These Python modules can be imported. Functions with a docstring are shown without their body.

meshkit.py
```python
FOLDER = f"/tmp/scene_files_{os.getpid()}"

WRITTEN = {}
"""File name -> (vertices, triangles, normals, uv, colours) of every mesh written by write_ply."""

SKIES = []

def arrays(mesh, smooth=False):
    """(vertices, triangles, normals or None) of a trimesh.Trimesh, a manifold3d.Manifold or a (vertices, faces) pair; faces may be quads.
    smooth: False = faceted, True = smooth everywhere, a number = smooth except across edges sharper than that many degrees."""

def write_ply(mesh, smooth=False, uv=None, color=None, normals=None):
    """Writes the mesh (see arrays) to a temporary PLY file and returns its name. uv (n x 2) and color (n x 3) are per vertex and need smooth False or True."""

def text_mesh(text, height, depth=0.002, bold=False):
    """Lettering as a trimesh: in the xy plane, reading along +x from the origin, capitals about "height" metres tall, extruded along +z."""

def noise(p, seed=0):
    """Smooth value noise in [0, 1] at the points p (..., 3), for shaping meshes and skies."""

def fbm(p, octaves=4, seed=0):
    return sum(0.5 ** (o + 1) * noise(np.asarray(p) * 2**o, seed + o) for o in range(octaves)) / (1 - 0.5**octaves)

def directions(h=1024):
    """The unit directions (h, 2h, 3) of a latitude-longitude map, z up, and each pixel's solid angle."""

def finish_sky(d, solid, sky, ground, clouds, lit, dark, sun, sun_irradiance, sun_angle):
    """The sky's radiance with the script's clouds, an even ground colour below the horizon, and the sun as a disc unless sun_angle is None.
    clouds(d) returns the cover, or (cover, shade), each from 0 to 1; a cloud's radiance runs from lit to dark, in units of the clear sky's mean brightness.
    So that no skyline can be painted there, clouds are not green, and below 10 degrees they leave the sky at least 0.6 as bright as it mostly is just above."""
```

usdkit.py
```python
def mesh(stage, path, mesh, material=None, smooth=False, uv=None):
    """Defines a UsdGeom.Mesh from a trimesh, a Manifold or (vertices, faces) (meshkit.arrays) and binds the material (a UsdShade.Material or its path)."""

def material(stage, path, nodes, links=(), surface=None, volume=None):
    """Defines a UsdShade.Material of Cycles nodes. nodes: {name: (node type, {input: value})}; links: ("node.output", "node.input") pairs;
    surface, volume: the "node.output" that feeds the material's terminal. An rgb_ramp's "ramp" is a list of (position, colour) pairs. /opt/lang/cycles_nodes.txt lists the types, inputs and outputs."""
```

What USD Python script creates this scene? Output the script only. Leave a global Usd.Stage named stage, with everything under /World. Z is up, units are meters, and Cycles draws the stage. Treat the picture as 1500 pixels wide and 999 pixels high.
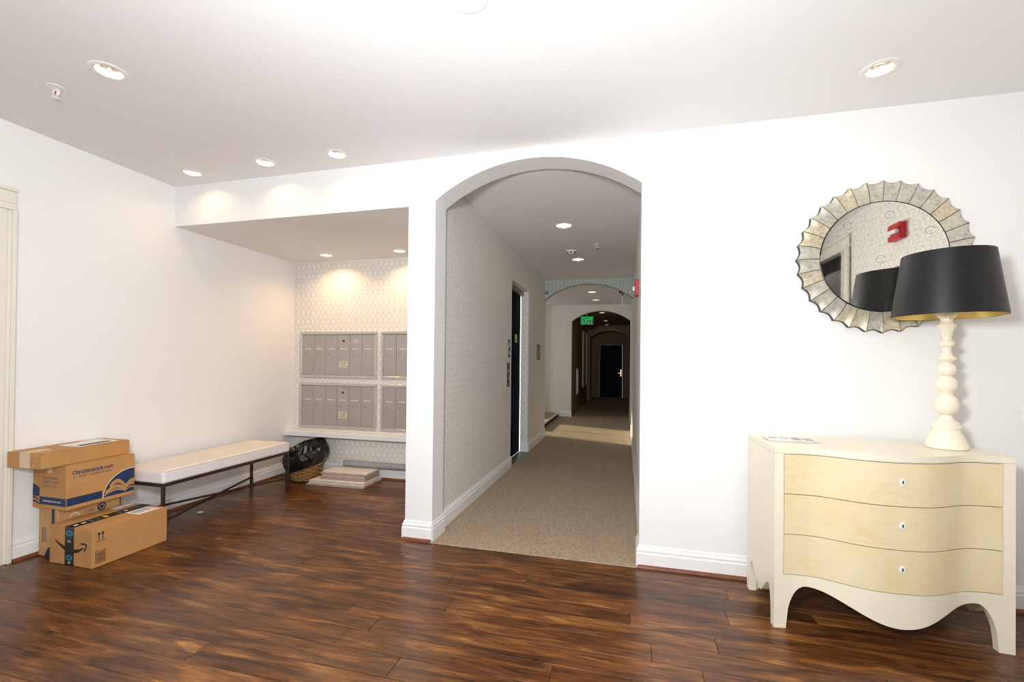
import math, random
import numpy as np, trimesh, manifold3d as m3, usdkit, meshkit
from shapely.geometry import Polygon, box as sbox, Point, LineString
from shapely import affinity, union_all
from pxr import Usd, UsdGeom, UsdLux, Gf, Sdf

random.seed(7); np.random.seed(7)
PI = math.pi
stage = Usd.Stage.CreateInMemory()
UsdGeom.SetStageUpAxis(stage, 'Z'); UsdGeom.SetStageMetersPerUnit(stage, 1.0)
UsdGeom.Xform.Define(stage, '/World'); UsdGeom.Scope.Define(stage, '/World/Looks')

# ------------------------------------------------------------------ camera
F_PX, YAW, PITCH, ROLL, CAM_Y, CAM_H, CY = 650.2185, -0.2504, 0.0075, 0.0102, -2.7536, 1.2, 526.389
cam = UsdGeom.Camera.Define(stage, '/World/camera')
cam.CreateHorizontalApertureAttr(36.0); cam.CreateVerticalApertureAttr(36.0 * 999 / 1500)
cam.CreateFocalLengthAttr(36.0 * F_PX / 1500)
cam.CreateVerticalApertureOffsetAttr(36.0 * (CY - 499.5) / 1500)
cam.CreateExposureAttr(0.0)
cam.CreateClippingRangeAttr(Gf.Vec2f(0.05, 200))
fwd = np.array([math.sin(YAW) * math.cos(PITCH), math.cos(YAW) * math.cos(PITCH), math.sin(PITCH)])
rt = np.array([math.cos(YAW), -math.sin(YAW), 0.0]); up = np.cross(rt, fwd)
R2 = rt * math.cos(ROLL) + up * math.sin(ROLL); U2 = -rt * math.sin(ROLL) + up * math.cos(ROLL)
cam.AddTransformOp().Set(Gf.Matrix4d(*R2, 0, *U2, 0, *(-fwd), 0, 0.0, CAM_Y, CAM_H, 1))


# ------------------------------------------------------------------ light levels
K_WINDOW, K_ROOM, K_ALCOVE, K_HALL, K_PASSAGE, K_DIRECT = 12.5, 105.0, 540.0, 45.0, 2.0, 392.0
ALC, WARM, DAY, HALLC = (1.0, 0.64, 0.33), (1.0, 0.72, 0.42), (1.0, 0.985, 0.96), (1.0, 0.70, 0.40)


def put(prim, loc=(0, 0, 0), rx=0, ry=0, rz=0):
    x = UsdGeom.Xformable(prim)
    x.AddTranslateOp().Set(Gf.Vec3d(*map(float, loc)))
    if rx or ry or rz:
        x.AddRotateXYZOp().Set(Gf.Vec3f(rx, ry, rz))


def rect_light(path, loc, w, h, power, color, **rot):
    l = UsdLux.RectLight.Define(stage, path)
    l.CreateWidthAttr(w); l.CreateHeightAttr(h); l.CreateIntensityAttr(power); l.CreateColorAttr(Gf.Vec3f(*color))
    put(l, loc, **rot); return l


dome = UsdLux.DomeLight.Define(stage, '/World/sky'); dome.CreateIntensityAttr(0.6); dome.CreateColorAttr(Gf.Vec3f(.75, .87, 1.0))
rect_light('/World/flash_diffuser', (-0.36, -2.72, 1.56), 0.26, 0.26, K_DIRECT, (0.97, 1.0, 1.03), rx=104)
rect_light('/World/window_daylight', (2.30, -4.75, 1.5), 1.9, 2.4, K_WINDOW, DAY, ry=90)
sun = UsdLux.DistantLight.Define(stage, '/World/sun'); sun.CreateIntensityAttr(1.15); sun.CreateNormalizeAttr(True); sun.CreateAngleAttr(2.0); sun.CreateColorAttr(Gf.Vec3f(1.0, .90, .62))
_d = np.array([.94 * math.cos(.384), -.35 * math.cos(.384), -math.sin(.384)]); _d /= np.linalg.norm(_d)          # the way sunlight travels, in through the side passage window
_x = np.cross((0, 0, 1), -_d); _x /= np.linalg.norm(_x); _y = np.cross(-_d, _x)
sun.AddTransformOp().Set(Gf.Matrix4d(*_x, 0, *_y, 0, *(-_d), 0, -8.0, 8.0, 6.0, 1))
rect_light('/World/passage_daylight', (-3.9, 6.25, 1.55), 1.2, 1.2, K_PASSAGE, (1.0, .97, .86), ry=-90)


# ------------------------------------------------------------------ materials
MATS = {}


def mat(name, nodes, links, surface='p.BSDF'):
    MATS[name] = usdkit.material(stage, f'/World/Looks/{name}', nodes, links, surface=surface); return MATS[name]


def plain(name, col, rough=.5, metal=0., bump=0., bscale=200., vary=0., vscale=6., **kw):
    n = {'p': ('principled_bsdf', dict(base_color=col, roughness=rough, metallic=metal, **kw)), 'g': ('geometry', {})}
    l = []
    if vary:
        n['nz'] = ('noise_texture', dict(scale=vscale, detail=4.0, roughness=.6))
        n['mx'] = ('rgb_ramp', dict(ramp=[(.3, tuple(c * (1 - vary) for c in col)), (.7, tuple(min(1, c * (1 + vary)) for c in col))]))
        l += [('g.position', 'nz.vector'), ('nz.fac', 'mx.fac'), ('mx.color', 'p.base_color')]
    if bump:
        n['nb'] = ('noise_texture', dict(scale=bscale, detail=3.0)); n['b'] = ('bump', dict(strength=bump, distance=.004))
        l += [('g.position', 'nb.vector'), ('nb.fac', 'b.height'), ('b.normal', 'p.normal')]
    return mat(name, n, l)


def glow(name, col, strength):
    return mat(name, {'e': ('emission', dict(color=col, strength=strength))}, [], surface='e.emission')


plain('white_paint', (.86, .855, .845), .55, bump=.03, bscale=60)
plain('ceiling_paint', (.87, .855, .845), .7, bump=.03, bscale=60)
plain('trim_white', (.87, .865, .85), .32)
plain('cream_trim', (.80, .765, .68), .4)
plain('cardboard', (.50, .255, .088), .75, vary=.07, vscale=9, bump=.05, bscale=300)
plain('cardboard_tan', (.55, .31, .125), .75, vary=.07, vscale=9, bump=.05, bscale=300)
plain('cardboard_grey', (.68, .58, .49), .8, vary=.08, vscale=12)
plain('cardboard_pale', (.76, .68, .61), .8, vary=.06, vscale=14); plain('cardboard_mid', (.52, .42, .33), .8, vary=.1, vscale=14)
plain('cardboard_core', (.30, .23, .16), .9, vary=.25, vscale=120)
plain('kraft_tape', (.66, .52, .36), .5)
plain('navy_ink', (.011, .030, .095), .6); plain('black_ink', (.012, .010, .009), .5)
plain('grey_ink', (.16, .14, .12), .6); plain('teal_ink', (.02, .17, .27), .5)
plain('white_print', (.80, .80, .78), .6); plain('yellow_print', (.80, .55, .03), .6)
plain('black_tape', (.012, .012, .014), .3)
plain('paper', (.82, .81, .78), .7, vary=.03, vscale=30); plain('newsprint', (.66, .62, .60), .8, vary=.12, vscale=40)
plain('iron', (.055, .036, .026), .42, .5, bump=.15, bscale=120)
plain('linen', (.82, .80, .80), .9, bump=.08, bscale=500); plain('linen_top', (.80, .715, .63), .9, bump=.1, bscale=260, vary=.05, vscale=10)
plain('plastic_bag', (.006, .006, .0065), .30, bump=.9, bscale=38)
plain('wicker', (.42, .22, .07), .55, vary=.35, vscale=60); plain('wicker_dark', (.20, .10, .035), .6)
plain('tube_grey', (.36, .36, .37), .5)
plain('steel', (.43, .40, .385), .38, .35, vary=.04, vscale=14); plain('steel_frame', (.56, .53, .50), .32, .4)
plain('lock_metal', (.55, .53, .50), .3, .9); plain('keyhole_black', (.015, .013, .012), .5)
plain('sticker', (.74, .66, .50), .6)
plain('parchment', (.86, .80, .64), .38, vary=.03, vscale=5, bump=.03, bscale=90)
plain('ivory_lacquer', (.86, .79, .63), .22, vary=.02, vscale=8)
plain('escutcheon_white', (.88, .87, .84), .3)
plain('dark_gap', (.03, .02, .012), .9); plain('shade_black', (.008, .008, .009), .40, specular_ior_level=.38, bump=.05, bscale=900)
plain('gold_foil', (.83, .62, .20), .28, .95); plain('brass', (.75, .58, .30), .25, 1.)
plain('antique_black', (.012, .011, .012), .4)
plain('chrome', (.90, .88, .84), .22, 1.); plain('lamp_trim', (.86, .84, .80), .35)
plain('alarm_red', (.50, .012, .016), .35); plain('strobe_white', (.85, .86, .86), .15)
plain('sprinkler_red', (.35, .02, .03), .3); plain('device_white', (.83, .82, .79), .4)
plain('navy_door', (.002, .006, .012), .7, specular_ior_level=.02); plain('black_door', (.006, .005, .005), .5, specular_ior_level=.08)
plain('bronze_plate', (.10, .055, .025), .35, .7); plain('plaque_grey', (.20, .185, .16), .4, .4); plain('gold_plate', (.50, .40, .12), .4, .3)
plain('quarter_round', (.19, .065, .030), .3, vary=.2, vscale=20)
plain('glass_dark', (.02, .024, .026), .06)
plain('sub_dark', (.02, .012, .008), .9)
plain('exit_panel', (.18, .24, .20), .2)
glow('lamp_glow', (1.0, .86, .60), 5.0); glow('hall_glow', (1.0, .86, .58), 2.2); glow('exit_green', (.02, .75, .16), .7)
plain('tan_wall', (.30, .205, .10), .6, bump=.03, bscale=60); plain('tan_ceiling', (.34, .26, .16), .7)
plain('crumb', (.75, .63, .45), .8)

# drawer fronts: yellowed parchment squares
mat('parchment_yellow', {'g': ('geometry', {}), 'a': ('noise_texture', dict(scale=3.2, detail=5.0, roughness=.62, distortion=.4)), 'r': ('rgb_ramp', dict(ramp=[(.28, (.78, .60, .30)), (.45, (.83, .70, .43)), (.68, (.85, .76, .54))])),
    's': ('mapping', dict(scale=(4., 4., 60.))), 'f': ('noise_texture', dict(scale=3., detail=3.)), 'f2': ('rgb_ramp', dict(ramp=[(.3, (.94, .93, .90)), (.7, (1., 1., 1.))])), 'm': ('mix_color', dict(blend_type='multiply', fac=1.0)),
    'p': ('principled_bsdf', dict(roughness=.34))},
    [('g.position', 'a.vector'), ('a.fac', 'r.fac'), ('g.position', 's.vector'), ('s.vector', 'f.vector'), ('f.fac', 'f2.fac'), ('r.color', 'm.a'), ('f2.color', 'm.b'), ('m.result', 'p.base_color')])

# wallpaper: a pale ogee trellis on warm grey
def wallpaper(name, base, line, tint_bump=.25, pu=.062, pv=.098):
    M = lambda t, **k: ('math', dict(math_type=t, **k))
    n = {'g': ('geometry', {}), 's': ('separate_xyz', {}), 'uv': M('add'), 'u': M('multiply', value2=2 * PI / pu), 'v': M('multiply', value2=2 * PI / pv),
         'cu': M('cosine'), 'cv': M('cosine'), 'v2': M('multiply', value2=2.0), 'c2': M('cosine'), 'c2s': M('multiply', value2=.22), 'f': M('add'), 'f2': M('add'), 'ab': M('absolute'),
         'l': ('map_range', dict(range_type='smoothstep', from_min=.30, from_max=.62, to_min=1., to_max=0., clamp=True)), 'd': ('map_range', dict(range_type='smoothstep', from_min=1.45, from_max=1.75, to_min=0., to_max=.7, clamp=True)),
         'mx': M('maximum'), 'c': ('mix_color', dict(a=base, b=line)), 'b': ('bump', dict(strength=tint_bump, distance=.002)), 'p': ('principled_bsdf', dict(roughness=.5))}
    l = [('g.position', 's.vector'), ('s.x', 'uv.value1'), ('s.y', 'uv.value2'), ('uv.value', 'u.value1'), ('s.z', 'v.value1'), ('u.value', 'cu.value1'), ('v.value', 'cv.value1'), ('v.value', 'v2.value1'), ('v2.value', 'c2.value1'),
         ('c2.value', 'c2s.value1'), ('cu.value', 'f.value1'), ('cv.value', 'f.value2'), ('f.value', 'f2.value1'), ('c2s.value', 'f2.value2'), ('f2.value', 'ab.value1'), ('ab.value', 'l.value'), ('ab.value', 'd.value'),
         ('l.result', 'mx.value1'), ('d.result', 'mx.value2'), ('mx.value', 'c.fac'), ('c.result', 'p.base_color'), ('mx.value', 'b.height'), ('b.normal', 'p.normal')]
    return mat(name, n, l)


wallpaper('wallpaper', (.725, .685, .62), (.89, .87, .83))
wallpaper('wallpaper_green', (.36, .42, .38), (.62, .68, .62))

# carpet: short brown-grey loops
mat('carpet', {'g': ('geometry', {}), 'v': ('voronoi_texture', dict(scale=170.)), 'n': ('noise_texture', dict(scale=55., detail=4.)), 'r': ('rgb_ramp', dict(ramp=[(.25, (.29, .215, .142)), (.75, (.50, .385, .27))])),
    'b': ('bump', dict(strength=.6, distance=.004)), 'p': ('principled_bsdf', dict(roughness=.95))},
    [('g.position', 'v.vector'), ('g.position', 'n.vector'), ('n.fac', 'r.fac'), ('r.color', 'p.base_color'), ('v.distance', 'b.height'), ('b.normal', 'p.normal')])


# floor planks: dark acacia, hand-scraped, satin varnish; eight variants with their own grain
def wood(i):
    rs = random.Random(100 + i); off = (rs.uniform(0, 9), rs.uniform(0, 9), rs.uniform(0, 9)); t = rs.uniform(.80, 1.18)
    C = lambda c: tuple(x * t for x in c)
    return mat(f'plank_wood_{i}', {
        'g': ('geometry', {}), 'm1': ('mapping', dict(location=off, scale=(1.5, 11., 1.))), 'n1': ('noise_texture', dict(scale=1.6, detail=6., roughness=.62, distortion=1.1)),
        'r1': ('rgb_ramp', dict(ramp=[(.24, C((.018, .0065, .0025))), (.42, C((.068, .022, .0060))), (.58, C((.145, .050, .0125))), (.78, C((.36, .165, .043)))])),
        'm2': ('mapping', dict(location=off, scale=(7., 130., 1.))), 'n2': ('noise_texture', dict(scale=1.0, detail=4., roughness=.7)), 'r2': ('rgb_ramp', dict(ramp=[(.30, (.30, .26, .24)), (.50, (1., 1., 1.))])),
        'x': ('mix_color', dict(blend_type='multiply', fac=.75)),
        'm3': ('mapping', dict(location=off, scale=(1.2, 4.5, 1.))), 'n3': ('noise_texture', dict(scale=1.3, detail=2.)), 'r3': ('rgb_ramp', dict(ramp=[(.54, (1., 1., 1.)), (.70, (1.9, 2.15, 2.0))])), 'y': ('mix_color', dict(blend_type='multiply', fac=1., use_clamp=False)),
        'b': ('bump', dict(strength=.22, distance=.003)), 'rr': ('map_range', dict(from_min=.3, from_max=.7, to_min=.20, to_max=.33)),
        'p': ('principled_bsdf', dict(roughness=.26, specular_ior_level=.4))},
        [('g.position', 'm1.vector'), ('m1.vector', 'n1.vector'), ('n1.fac', 'r1.fac'), ('g.position', 'm2.vector'), ('m2.vector', 'n2.vector'), ('n2.fac', 'r2.fac'), ('r1.color', 'x.a'), ('r2.color', 'x.b'),
         ('g.position', 'm3.vector'), ('m3.vector', 'n3.vector'), ('n3.fac', 'r3.fac'), ('x.result', 'y.a'), ('r3.color', 'y.b'), ('y.result', 'p.base_color'), ('n1.fac', 'b.height'), ('b.normal', 'p.normal'), ('n2.fac', 'rr.value'), ('rr.result', 'p.roughness')])


WOODS = [wood(i) for i in range(8)]

# mirrors: clear plate with a little foxing; silvered antique facets, three tones
mat('mirror_plate', {'g': ('geometry', {}), 'n': ('noise_texture', dict(scale=70., detail=5.)), 'r': ('rgb_ramp', dict(ramp=[(.30, (.74, .72, .64)), (.55, (.88, .87, .82))])), 'b': ('bump', dict(strength=.008, distance=.002)), 'p': ('principled_bsdf', dict(metallic=1., roughness=.03))},
    [('g.position', 'n.vector'), ('n.fac', 'r.fac'), ('r.color', 'p.base_color'), ('n.fac', 'b.height'), ('b.normal', 'p.normal')])
for i, c in enumerate([(.61, .585, .475), (.66, .585, .43), (.57, .555, .475)]):
    mat(f'antique_silver_{i}', {'g': ('geometry', {}), 'n': ('noise_texture', dict(scale=55., detail=6., roughness=.7)), 'r': ('rgb_ramp', dict(ramp=[(.30, tuple(x * .62 for x in c)), (.50, c), (.7, tuple(min(1, x * 1.15) for x in c))])), 'p': ('principled_bsdf', dict(metallic=.45, roughness=.34))},
        [('g.position', 'n.vector'), ('n.fac', 'r.fac'), ('r.color', 'p.base_color')])
mat('window_glass', {'t': ('transparent_bsdf', {}), 'gl': ('glossy_bsdf', dict(roughness=.02)), 'f': ('fresnel', dict(IOR=1.45)), 'm': ('mix_closure', {})}, [('f.fac', 'm.fac'), ('t.BSDF', 'm.closure1'), ('gl.BSDF', 'm.closure2')], surface='m.closure')


# ------------------------------------------------------------------ building helpers
def fresh(parent, name):
    path = f'{parent}/{name}'; k = 0
    while stage.GetPrimAtPath(path):
        k += 1; path = f'{parent}/{name}_{k:03d}'
    return path


def tag(prim, label=None, cat=None, group=None, kind=None):
    p = prim.GetPrim()
    for k, v in (('label', label), ('category', cat), ('group', group), ('kind', kind)):
        if v: p.SetCustomDataByKey(k, v)
    return prim


def thing(name, label=None, cat=None, loc=(0, 0, 0), rz=0, group=None, kind=None):
    x = UsdGeom.Xform.Define(stage, fresh('/World', name)); put(x, loc, rz=rz)
    return tag(x, label, cat, group, kind)


def part(parent, name, mesh, material, smooth=False, label=None, kind=None):
    m = usdkit.mesh(stage, fresh(str(parent.GetPath()), name), mesh, MATS[material] if isinstance(material, str) else material, smooth=smooth)
    return tag(m, label, kind=kind)


def obj(name, mesh, material, label=None, cat=None, group=None, kind=None, smooth=False):
    m = usdkit.mesh(stage, fresh('/World', name), mesh, MATS[material] if isinstance(material, str) else material, smooth=smooth)
    return tag(m, label, cat, group, kind)


def struct(name, mesh, material, label=None, smooth=False):
    return obj(name, mesh, material, label, None, None, 'structure', smooth)


def bx(x0, x1, y0, y1, z0, z1, b=0.0):
    """A box, its edges chamfered by b."""
    if b <= 0:
        m = trimesh.creation.box((x1 - x0, y1 - y0, z1 - z0)); m.apply_translation(((x0 + x1) / 2, (y0 + y1) / 2, (z0 + z1) / 2)); return m
    pts = []
    for sx, X in ((1, x0), (-1, x1)):
        for sy, Y in ((1, y0), (-1, y1)):
            for sz, Z in ((1, z0), (-1, z1)):
                pts += [(X, Y + sy * b, Z + sz * b), (X + sx * b, Y, Z + sz * b), (X + sx * b, Y + sy * b, Z)]
    return tm(m3.Manifold.hull_points(np.array(pts, np.float32)))


def soft_box(x0, x1, y0, y1, z0, z1, r):
    s = trimesh.creation.icosphere(2, r).vertices
    c = [(x, y, z) for x in (x0 + r, x1 - r) for y in (y0 + r, y1 - r) for z in (z0 + r, z1 - r)]
    return tm(m3.Manifold.hull_points(np.vstack([s + q for q in c]).astype(np.float32)))


def tm(man):
    m = man.to_mesh(); return trimesh.Trimesh(m.vert_properties[:, :3], m.tri_verts, process=False)


def mf(mesh):
    mesh = trimesh.Trimesh(mesh.vertices, mesh.faces, process=True)
    return m3.Manifold(m3.Mesh(np.asarray(mesh.vertices, np.float32), np.asarray(mesh.faces, np.uint32)))


def join(*ms):
    return trimesh.util.concatenate([m for m in ms])


def extr(poly, h):
    """A shapely polygon of the xy plane raised by h along z."""
    if poly.geom_type == 'MultiPolygon':
        return join(*[extr(g, h) for g in poly.geoms])
    return trimesh.creation.extrude_polygon(poly, h)


def frame_mesh(m, o, u, v):
    """Moves a mesh from local (x, y, z) to o + x u + y v + z (u x v)."""
    u, v = np.array(u, float), np.array(v, float); w = np.cross(u, v); T = np.eye(4); T[:3, 0], T[:3, 1], T[:3, 2], T[:3, 3] = u, v, w, o
    m = m.copy(); m.apply_transform(T); return m


def plate(poly, o, u, v, th):
    return frame_mesh(extr(poly, th), o, u, v)


def tube(pts, r, n=8, closed=False):
    pts = np.array(pts, float); N = len(pts); V, Fc = [], []
    tan = np.roll(pts, -1, 0) - np.roll(pts, 1, 0) if closed else np.gradient(pts, axis=0)
    ref = np.array([0, 0, 1.0]) if abs(tan[0] @ [0, 0, 1]) < .8 * np.linalg.norm(tan[0]) else np.array([1.0, 0, 0])
    for p, t in zip(pts, tan):
        t = t / np.linalg.norm(t); a = np.cross(ref, t); a /= np.linalg.norm(a); b = np.cross(t, a)
        V += [p + r * (math.cos(k * 2 * PI / n) * a + math.sin(k * 2 * PI / n) * b) for k in range(n)]
    for i in range(N if closed else N - 1):
        j = (i + 1) % N
        for k in range(n):
            q = (k + 1) % n; Fc += [(i * n + k, i * n + q, j * n + q), (i * n + k, j * n + q, j * n + k)]
    if not closed:
        c0, c1 = len(V), len(V) + 1; V += [pts[0], pts[-1]]
        for k in range(n):
            q = (k + 1) % n; Fc += [(c0, q, k), (c1, (N - 1) * n + k, (N - 1) * n + q)]
    return trimesh.Trimesh(V, Fc, process=False)


def lathe(prof, n=48, close=True):
    """prof: (r, z) pairs from bottom to top."""
    prof = np.array(prof, float)
    V = [(r * math.cos(a), r * math.sin(a), z) for r, z in prof for a in np.linspace(0, 2 * PI, n, endpoint=False)]; Fc = []
    for i in range(len(prof) - 1):
        for k in range(n):
            q = (k + 1) % n; Fc += [(i * n + k, i * n + q, (i + 1) * n + q), (i * n + k, (i + 1) * n + q, (i + 1) * n + k)]
    return trimesh.Trimesh(V, Fc, process=False)


def bar(a, b, w, h=None):
    """A square bar from a to b."""
    a, b = np.array(a, float), np.array(b, float); h = h or w; L = np.linalg.norm(b - a); t = (b - a) / L
    s = np.cross((0, 0, 1), t) if abs(t[2]) < .9 else np.array([1., 0, 0]); s /= np.linalg.norm(s); n = np.cross(t, s)
    m = bx(0, L, -w / 2, w / 2, -h / 2, h / 2, min(w, h) * .12); T = np.eye(4); T[:3, 0], T[:3, 1], T[:3, 2], T[:3, 3] = t, s, n, a
    m.apply_transform(T); return m


def text(s, h, o, u, v, depth=.0006, bold=False, width=None):
    m = meshkit.text_mesh(s, h, depth, bold)
    if width: m.apply_scale([width / (m.bounds[1][0] - m.bounds[0][0]), 1, 1])
    return frame_mesh(m, o, u, v)


# ------------------------------------------------------------------ setting: floor
XL, XR, YB, ZC, ZH = -3.49, 2.0, 1.33, 2.574, 2.258        # left wall, right wall, alcove back, ceiling, alcove ceiling
XP, XA, XB, XC, XD = -1.443, -1.245, .0866, -1.272, .107     # pillar, arch opening left and right, corridor walls
BACK, T = -6.2, .18
floor = thing('floor', 'dark brown glossy wooden plank floor of the lobby', kind='structure')
part(floor, 'subfloor', join(bx(XL - .1, XR + .1, BACK - .1, -.03, -.05, -.0125), bx(XL - .1, XP + .05, -.03, YB + .05, -.05, -.0125)), 'sub_dark')
PW, G = .12, .0006
rp = random.Random(11)
far_planks = []
def plank_rows(y0, n, x0, x1, sgn):
    for k in range(n):
        ya, yb = sorted((y0 + sgn * k * PW, y0 + sgn * (k + 1) * PW)); x = x0 - rp.uniform(.05, 1.1)
        while x < x1:
            L = rp.choice([.92, 1.22, 1.22, 1.4]); a, b = max(x, x0), min(x + L, x1); x += L
            if b - a > .03:
                m = bx(a + G, b - G, ya + G, yb - G, -.0125, 0, .0012); w = WOODS[rp.randrange(8)]
                if ya < -3.4: far_planks.append(m)
                else: part(floor, 'plank', m, w)
plank_rows(-.03, 51, XL, XR, -1)
plank_rows(-.03, 12, XL, XP + .02, 1)
part(floor, 'plank_field', join(*far_planks), WOODS[3], kind='stuff')
carpet = struct('carpet', join(bx(XA + .002, XB - .002, -.03, T, -.012, .005, .002), bx(XC, XD, T, 13.3, -.012, .005), bx(-4.0, XC, 4.4, 7.25, -.012, .005)), 'carpet', 'brown grey loop carpet running down the corridor past the archway')

# ------------------------------------------------------------------ setting: walls and ceilings
def arch_poly(x0, x1, zs, za, n=40, z0=-.2):
    c, h, s = (x0 + x1) / 2, (x1 - x0) / 2, za - zs; R = (h * h + s * s) / (2 * s); zc = za - R; a = math.asin(h / R)
    pts = [(c + R * math.sin(t), zc + R * math.cos(t)) for t in np.linspace(-a, a, n)]
    return Polygon([(x0, z0)] + pts + [(x1, z0)])


def wall_xz(poly, y0, y1):
    return frame_mesh(extr(poly, y1 - y0), (0, y1, 0), (1, 0, 0), (0, 0, 1))


def wall_yz(poly, x0, x1):
    return frame_mesh(extr(poly, x1 - x0), (x0, 0, 0), (0, 1, 0), (0, 0, 1))


front = sbox(XL - .1, 0, XR + .15, ZC + .03).difference(sbox(XL - 1, -1, XP, ZH)).difference(arch_poly(XA, XB, 2.285, 2.504))
struct('wall_front', wall_xz(front, 0, T), 'white_paint', 'white plaster wall with arched opening and square alcove opening')
DL0, DL1, DLZ = -1.985, -1.085, 2.06
left = sbox(BACK - .1, 0, YB + .1, ZC + .03).difference(sbox(DL0, -1, DL1, DLZ))
struct('wall_left', wall_yz(left, XL - .12, XL), 'white_paint', 'plain white wall beside the bench and boxes')
DR0, DR1, DRZ = -3.05, -2.15, 2.29
W0, W1, WZ0, WZ1 = -5.9, -3.6, .60, 2.36
right_ = sbox(BACK - .1, 0, .05, ZC + .03).difference(sbox(DR0, -1, DR1, DRZ)).difference(sbox(W0, WZ0, W1, WZ1))
struct('wall_right', wall_yz(right_, XR, XR + .12), 'wallpaper', 'wallpapered side wall seen in the round mirror')
struct('wall_back', bx(XL - .1, XR + .1, BACK - .15, BACK, 0, ZC + .03), 'white_paint', 'plain white wall behind the viewer')
LOBBY_DL = [(-2.405, -1.187, 'chrome recessed ceiling light beside the small sprinkler'), (1.128, -.359, 'chrome recessed ceiling light above the round mirror'), (-.588, -1.19, 'recessed ceiling light cut off by the top of the picture'),
            (-3.10, -.186, 'small recessed ceiling light nearest the left corner above the alcove'), (-2.44, -.203, 'small recessed ceiling light, middle of three above the alcove header'), (-1.87, -.195, 'small recessed ceiling light above the alcove header nearest the arch')]
ALCOVE_DL = [(-2.91, 1.08, 'recessed light shining on the wallpaper above the left mailboxes'), (-2.10, 1.08, 'recessed alcove light partly hidden by the pillar')]
HALL_DL = [(-.588, 1.515, 2.53, 'first glowing recessed light beyond the big arch', 1.), (-.599, 2.95, 2.53, 'second glowing recessed light, beside the smoke detector', 1.), (-.60, 5.42, 2.50, 'nearer recessed light beyond the wallpapered cross arch', .45), (-.60, 6.45, 2.50, 'farther recessed light just before the second arch', .45),
           (-.545, 7.9, 2.40, 'first recessed light beyond the second arch', .22), (-.55, 9.95, 2.40, 'middle recessed light of the far corridor', .22), (-.56, 11.2, 2.40, 'dim recessed light before the third arch', .15), (-.57, 12.3, 2.40, 'last recessed light before the black door', .2)]


def ceiling(x0, x1, y0, y1, z, th, lights, r, label, material='ceiling_paint'):
    p = sbox(x0, y0, x1, y1)
    for q in lights: p = p.difference(Point(q[0], q[1]).buffer(r, 12))
    struct('ceiling', join(extr(p, th).apply_translation((0, 0, z)), bx(x0, x1, y0, y1, z + th + .001, z + th + .03)), material, label)


ceiling(XL - .1, XR + .12, BACK - .1, .02, ZC, .08, LOBBY_DL, .060, 'white lobby ceiling with recessed lights')
ceiling(XL - .1, XP + .03, T, YB + .06, ZH, .08, ALCOVE_DL, .060, 'lower ceiling of the mailbox alcove')
struct('wall_alcove', bx(XL - .1, XP + .05, YB, YB + .06, 0, ZH + .04), 'wallpaper', 'trellis wallpapered back wall of the mailbox alcove')
EY0, EY1, EZ = 2.19, 3.10, 2.16
cl = sbox(T - .002, 0, 4.4, 2.56).difference(sbox(EY0, -1, EY1, EZ))
struct('wall_corridor_left', wall_yz(cl, XC - .10, XC), 'wallpaper', 'wallpapered corridor wall with the lift doorway')
struct('wall_partition', bx(XP, XC - .10, T - .002, YB + .02, 0, ZH + .02), 'white_paint', 'white alcove side wall behind the pillar')
struct('wall_corridor_right', bx(XD, XD + .1, T - .002, 7.33, 0, 2.56), 'white_paint', 'pale right hand wall of the corridor')
struct('wall_corridor_right', bx(XD, XD + .1, 7.33, 13.3, 0, 2.56), 'tan_wall', 'tan right hand wall of the far corridor')
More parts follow.
